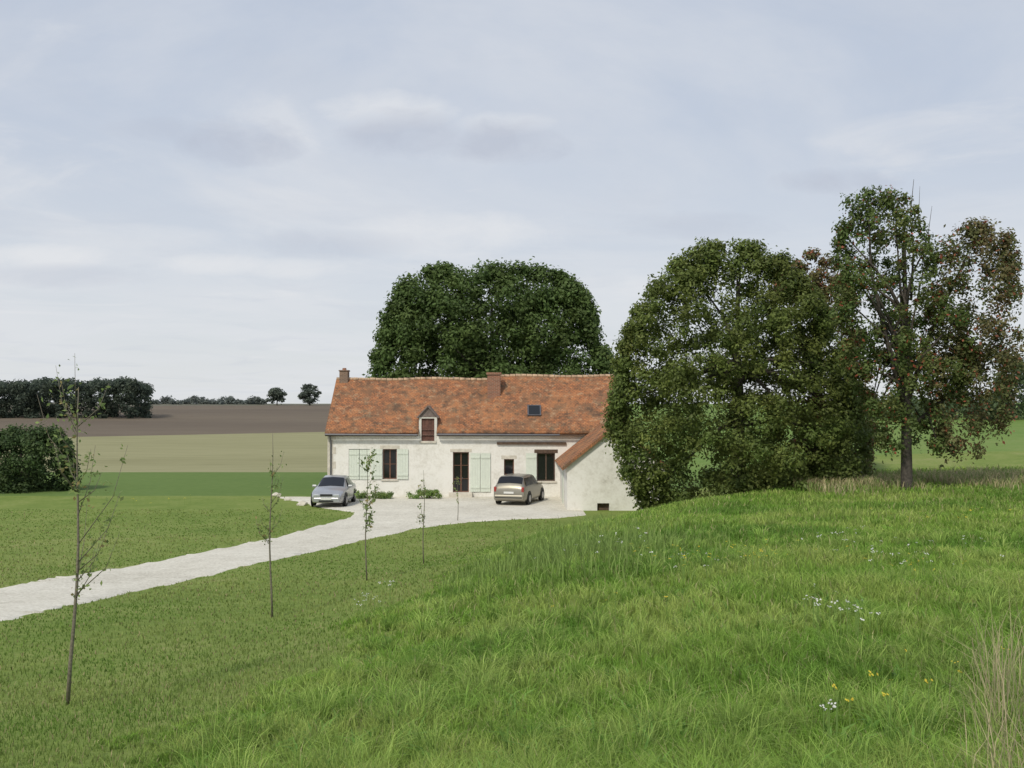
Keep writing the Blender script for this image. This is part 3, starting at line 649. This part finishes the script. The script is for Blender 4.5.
# ------------------------------------------------------------------ cars
M['silver']=simple('silver_paint',(.42,.43,.44),.35,.5,var=.04,coat=.5)
M['gold']=simple('grey_beige_paint',(.27,.25,.20),.38,.5,var=.05,coat=.5)
M['black']=simple('black_plastic',(.02,.02,.02),.6,var=.1)
M['rubber']=simple('tyre_rubber',(.02,.02,.02),.85,var=.2)
M['alloy']=simple('wheel_alloy',(.4,.4,.42),.4,.7,var=.05)
M['lens']=simple('clear_lamp_lens',(.5,.52,.55),.12,.2,var=.1,coat=1)
M['red']=simple('red_lamp_lens',(.30,.02,.015),.25,0,var=.1,coat=1)
M['plate']=simple('white_plate',(.7,.7,.67),.5,var=.03)
def car(name,loc,rz,paint,st,label,Lc,wheels,trunk,sp=3):
    t=thing(name,loc,label,'car',rz=rz)
    st=np.array(st); Y=st[:,0]-Lc/2
    ker=np.array([.25,.5,.25])
    yd=np.linspace(Y[0],Y[-1],140)
    prof=[]
    for cidx in range(1,6):
        v=np.interp(yd,Y,st[:,cidx]); 
        for _ in range(sp): v=np.convolve(np.pad(v,1,mode='edge'),ker,'valid')
        prof.append(v)
    def sec(y,v):
        zl,zb,zr,wb,wr=[np.interp(y,yd,p) for p in prof]
        ks=[0,.12,.35,.55,.62,.9,.95,1.0]
        xs_=[wb*.90,wb*.985,wb,wb*.985,wb*.955,wr,wr*.86,0]; zs_=[zl,zl+.12,zl+(zb-zl)*.55,zb-.05,zb,zr-(zr-zb)*.12-.02,zr-.012,zr+.02]
        return float(np.interp(v,ks,xs_)),float(np.interp(v,ks,zs_))
    ny=60; vs=[0,.06,.12,.22,.35,.46,.55,.6,.64,.72,.8,.88,.92,.95,.975,1.0]
    yv=np.linspace(Y[0],Y[-1],ny); V=[];Fc=[]; nv=len(vs)*2-1
    for y in yv:
        row=[sec(y,v) for v in vs]
        for x,z in row: V.append((-x,y,z))
        for x,z in row[:-1][::-1]: V.append((x,y,z))
    for i in range(len(yv)-1):
        for j in range(nv-1):
            a=i*nv+j; Fc.append((a,a+nv,a+nv+1,a+1))
    Fc.append(tuple(range(nv))); Fc.append(tuple((len(yv)-1)*nv+k for k in range(nv))[::-1])
    for i in range(len(yv)-1): Fc.append((i*nv,i*nv+nv-1,(i+1)*nv+nv-1,(i+1)*nv))
    body=pymesh('body',V,Fc,paint,t,True); e=body.modifiers.new('e','EDGE_SPLIT'); e.split_angle=R(42)
    def patch(y0,y1,v0,v1,side,off=.008,n=8,yb0=None,yb1=None):
        V=[];Fc=[]
        for i in range(n+1):
            for j in range(n+1):
                v=v0+(v1-v0)*j/n; f=j/n
                ya=y0+(( yb0 if yb0 is not None else y0)-y0)*f; yb=y1+((yb1 if yb1 is not None else y1)-y1)*f
                y=ya+(yb-ya)*i/n; x,z=sec(y,v); x2,z2=sec(y,min(1,v+.01)); x3,z3=sec(y+.01,v)
                nrm=Vector((x3-x,.01,z3-z)).cross(Vector((x2-x or -1e-4,0,z2-z)))
                nrm.normalize()
                if nrm.z<0 and abs(nrm.z)>.3: nrm=-nrm
                if nrm.x<-.2: nrm=-nrm
                V.append((side*(x+nrm.x*off),y+nrm.y*off,z+nrm.z*off))
        for i in range(n):
            for j in range(n):
                a=i*(n+1)+j; Fc.append((a,a+1,a+n+2,a+n+1))
        return V,Fc
    def both(nm,y0,y1,v0,v1,mat,**k):
        A,f=patch(y0,y1,v0,v1,1,**k); B,f2=patch(y0,y1,v0,v1,-1,**k)
        return pymesh(nm,A+B,f+[tuple(q+len(A) for q in x)[::-1] for x in f2],mat,t,True)
    W=[Y[i] for i in trunk['ws']]; both('windscreen',W[0]+.05,W[1]-.04,.905,1.0,M['glass'],off=.014)
    W=[Y[i] for i in trunk['rw']]; both('rear_window',W[0]+.03,W[1]-.05,.905,1.0,M['glass'],off=.016)
    for (a,b,c_,d_) in trunk['side']:
        for sd in (-1,1):
            A,f=patch(a,b,.635,.875,sd,off=.008,yb0=c_,yb1=d_); pymesh('side_window',A,f,M['glass'],t,True)
    wb=st[:,4].max()
    for wy in wheels:
        for sd in (-1,1):
            q=MB(); q.tube([(sd*(wb-.02),wy,.33),(sd*(wb+.006),wy,.33)],[.37,.37],24); q.build('wheel_arch',M['black'],t)
            root=MB(); x0=sd*(wb-.17)
            root.tube([(x0,wy,.305),(sd*(wb-.02),wy,.305),(sd*(wb+.02),wy,.305)],[.29,.305,.28],24)
            wv=root.build('wheel',M['rubber'],t)
            rm=MB(); rm.tube([(sd*(wb+.0),wy,.305),(sd*(wb+.028),wy,.305)],[.19,.175],16); 
            rm.build('rim',M['alloy'],wv)
    yf=Y[0]; yr_=Y[-1]; wf=st[0,4]
    q=MB(); q.box(-wf*.98,wf*.98,yf-.06,yf+.15,.24,.50); q.build('front_bumper',paint,t,bevel=.06)
    q=MB(); q.box(-.36,.36,yf-.066,yf-.05,.27,.36); q.build('air_intake',M['black'],t)
    q=MB(); q.box(-.30,.30,yf-.02,yf+.01,.56,.66); q.build('grille',M['black'],t)
    for sd in (-1,1):
        q=MB(); a,b=sorted((sd*.36,sd*(wf*.97))); q.box(a,b,yf-.025,yf+.14,.52,.66); q.build('headlight',M['lens'],t,bevel=.03)
    q=MB(); q.box(-.26,.26,yf-.075,yf-.0665,.385,.485); q.build('number_plate',M['plate'],t)
    wr_=st[-1,4]; q=MB(); q.box(-wr_*1.0,wr_*1.0,yr_-.18,yr_+.08,.26,.55); q.build('rear_bumper',paint,t,bevel=.07)
    for sd in (-1,1):
        q=MB(); a,b=sorted((sd*(wr_*.84),sd*(wr_*1.02))); q.box(a,b,yr_-.16,yr_-trunk.get('ti',.02),.68,.68+trunk['tl']); q.build('tail_light',M['red'],t,bevel=.03)
    q=MB(); q.box(-.26,.26,yr_+.012,yr_+.022,.60,.70); q.build('number_plate',M['plate'],t)
    q=MB(); q.box(-wr_*.9,wr_*.9,yr_+.082,yr_+.09,.38,.42); q.build('bumper_strip',M['black'],t)
    zb=st[3,2]
    for sd in (-1,1):
        q=MB(); a,b=sorted((sd*(wb*.93),sd*(wb+.17))); ym_=Y[trunk['ws'][0]]+.42; q.box(a,b,ym_,ym_+.09,zb+.02,zb+.15); q.build('wing_mirror',paint,t,bevel=.03)
    return t
silver=[(0,.30,.50,.56,.66,.50),(.08,.22,.62,.70,.74,.62),(.45,.2,.74,.82,.82,.66),(1.1,.2,.86,.94,.85,.66),(1.85,.2,.90,1.39,.86,.58),(2.4,.2,.91,1.45,.86,.60),(3.0,.2,.92,1.41,.86,.58),(3.6,.2,.93,1.03,.84,.60),(3.95,.22,.90,.99,.80,.62),(4.05,.30,.78,.86,.74,.6)]
X1,Y1=unproj(331,507.5)
Lc=4.05
car('parked_car',(X1-.12,Y1+1.7,g(X1,Y1+2)+.035),R(-1),M['silver'],silver,'silver saloon car parked on the gravel at the left end of the farmhouse',Lc,[.80-Lc/2,3.25-Lc/2],
  dict(ws=(3,4),rw=(6,7),side=[(1.45-Lc/2,2.35-Lc/2,1.9-Lc/2,2.35-Lc/2),(2.42-Lc/2,3.30-Lc/2,2.42-Lc/2,3.0-Lc/2)],tl=.2),5)
gold=[(0,.30,.50,.56,.66,.50),(.08,.22,.64,.72,.74,.62),(.45,.2,.78,.86,.82,.66),(1.0,.2,.90,.99,.85,.66),(1.7,.2,.94,1.44,.86,.62),(2.3,.2,.95,1.50,.86,.64),(3.62,.2,.96,1.46,.85,.63),(3.95,.2,.93,1.04,.83,.66),(4.03,.24,.86,.96,.82,.68),(4.08,.34,.66,.76,.78,.66)]
Lg=4.08; X2,Y2=unproj(515,506)
car('parked_car',(X2+.28,Y2+1.9,g(X2,Y2+2)+.035),R(180-17),M['gold'],gold,'grey beige hatchback parked on the gravel beside the gabled wing of the farmhouse',Lg,[.78-Lg/2,3.25-Lg/2],
  dict(ws=(3,4),rw=(6,7),side=[(1.35-Lg/2,2.25-Lg/2,1.78-Lg/2,2.25-Lg/2),(2.33-Lg/2,3.05-Lg/2,2.33-Lg/2,3.05-Lg/2),(3.12-Lg/2,3.74-Lg/2,3.12-Lg/2,3.6-Lg/2)],tl=.26,ti=-.01),2)

# ------------------------------------------------------------------ camera, light, sky
cam=bpy.data.cameras.new('camera'); co=bpy.data.objects.new('camera',cam); C.objects.link(co); S.camera=co
cam.sensor_width=36; cam.lens=36; cam.clip_end=5000; cam.clip_start=.05
co.location=(0,0,EYE); co.rotation_euler=(R(90)+math.atan((HY-384)/F),0,0)
EL=R(46); AZ=R(208)
sd=Vector((math.sin(AZ)*math.cos(EL),math.cos(AZ)*math.cos(EL),math.sin(EL)))
sun=bpy.data.lights.new('sun','SUN'); sun.energy=2.5; sun.angle=R(5); sun.color=(1,.93,.80)
so=bpy.data.objects.new('sun',sun); C.objects.link(so); so.rotation_euler=sd.to_track_quat('Z','Y').to_euler()
w=bpy.data.worlds.new('World'); S.world=w; w.use_nodes=True; nt=w.node_tree; N=nt.nodes; Lk=nt.links
bg=N['Background']; bg.inputs['Strength'].default_value=.1
sky=N.new('ShaderNodeTexSky'); sky.sky_type='NISHITA'; sky.sun_disc=False; sky.sun_elevation=EL; sky.sun_rotation=AZ; sky.dust_density=2
tc=N.new('ShaderNodeTexCoord'); sp=N.new('ShaderNodeSeparateXYZ'); Lk.new(tc.outputs['Generated'],sp.inputs[0])
def mth(op,a,b=None,c=None,clamp=False):
    n=N.new('ShaderNodeMath'); n.operation=op; n.use_clamp=clamp
    for i,v in enumerate((a,b,c)):
        if v is None: continue
        if isinstance(v,(int,float)): n.inputs[i].default_value=v
        else: Lk.new(v,n.inputs[i])
    return n.outputs[0]
rp=N.new('ShaderNodeValToRGB'); cr=rp.color_ramp
for _ in range(2): cr.elements.new(.5)
for e,(p,c) in zip(cr.elements,[(0,(7.9,8.1,8.2)),(.12,(6.9,7.3,7.9)),(.28,(5.55,6.2,7.35)),(.6,(4.5,5.3,6.8))]): e.position=p; e.color=c+(1,)
Lk.new(sp.outputs[2],rp.inputs[0])
def mixc(f,a,b):
    n=N.new('ShaderNodeMix'); n.data_type='RGBA'
    for s,v in ((0,f),(6,a),(7,b)):
        if isinstance(v,(int,float)): n.inputs[s].default_value=v
        elif isinstance(v,tuple): n.inputs[s].default_value=v+(1,)
        else: Lk.new(v,n.inputs[s])
    return n.outputs[2]
base=mixc(.88,sky.outputs[0],rp.outputs[0])
zz=mth('ADD',mth('MAXIMUM',sp.outputs[2],0),.07); u=mth('DIVIDE',sp.outputs[0],zz); v=mth('DIVIDE',sp.outputs[1],zz)
cb=N.new('ShaderNodeCombineXYZ'); Lk.new(u,cb.inputs[0]); Lk.new(v,cb.inputs[1])
def cn(scale,lo,hi,det=9,dist=.3):
    n=N.new('ShaderNodeTexNoise'); n.inputs['Scale'].default_value=scale; n.inputs['Detail'].default_value=det; n.inputs['Roughness'].default_value=.58; n.inputs['Distortion'].default_value=dist
    Lk.new(cb.outputs[0],n.inputs['Vector']); m=N.new('ShaderNodeMapRange'); m.interpolation_type='SMOOTHSTEP'; m.inputs[1].default_value=lo; m.inputs[2].default_value=hi; Lk.new(n.outputs['Fac'],m.inputs[0]); return m.outputs[0]
base=mixc(mth('MULTIPLY',cn(.55,.38,.66,9,.6),.6),base,(7.4,7.6,7.95))
base=mixc(mth('MULTIPLY',cn(1.6,.48,.70,9,.8),.22),base,(5.5,5.95,6.8))
base=mixc(mth('MULTIPLY',cn(1.1,.55,.72,9,.9),.35),base,(8.0,8.05,8.2))
yc=mth('MAXIMUM',sp.outputs[1],.05); A=mth('DIVIDE',sp.outputs[0],yc); E=mth('DIVIDE',sp.outputs[2],yc)
cb2=N.new('ShaderNodeCombineXYZ'); Lk.new(A,cb2.inputs[0]); Lk.new(mth('MULTIPLY',E,1.8),cb2.inputs[1])
wn=N.new('ShaderNodeTexNoise'); wn.inputs['Scale'].default_value=17; wn.inputs['Detail'].default_value=10; wn.inputs['Roughness'].default_value=.62; wn.inputs['Distortion'].default_value=.4; Lk.new(cb2.outputs[0],wn.inputs['Vector'])
wsn=mth('SUBTRACT',wn.outputs['Fac'],.5)
def blobs(lst):
    tot=None
    for px,py,sx,sy,k in lst:
        a=mth('MULTIPLY',mth('SUBTRACT',A,(px-512)/F),F/sx); e=mth('MULTIPLY',mth('SUBTRACT',E,(HY-py)/F),F/sy)
        r2=mth('ADD',mth('MULTIPLY',a,a),mth('MULTIPLY',e,e)); r2=mth('ADD',r2,mth('MULTIPLY',wsn,6.5))
        o=mth('MULTIPLY',mth('SUBTRACT',1.0,mth('MULTIPLY',r2,.36),clamp=True),k)
        tot=o if tot is None else mth('MAXIMUM',tot,o)
    return tot
light=blobs([(392,108,44,14,.6),(440,235,70,16,.6),(30,256,56,9,.75),(215,264,46,7,.65),(290,268,36,7,.5),(600,300,60,20,.3),(505,122,34,8,.35),(130,236,60,8,.3)])
dark=blobs([(240,140,42,16,.62),(402,132,42,17,.62),(508,142,40,15,.68),(840,180,40,9,.55),(330,244,56,10,.35),(60,275,64,8,.3),(700,225,55,10,.3),(150,128,34,8,.3)])
base=mixc(light,base,(7.8,7.95,8.2)); base=mixc(dark,base,(4.9,5.3,6.25))
Lk.new(base,bg.inputs['Color'])
S.view_settings.view_transform='Standard'; S.view_settings.look='None'; S.view_settings.exposure=0; S.view_settings.gamma=1
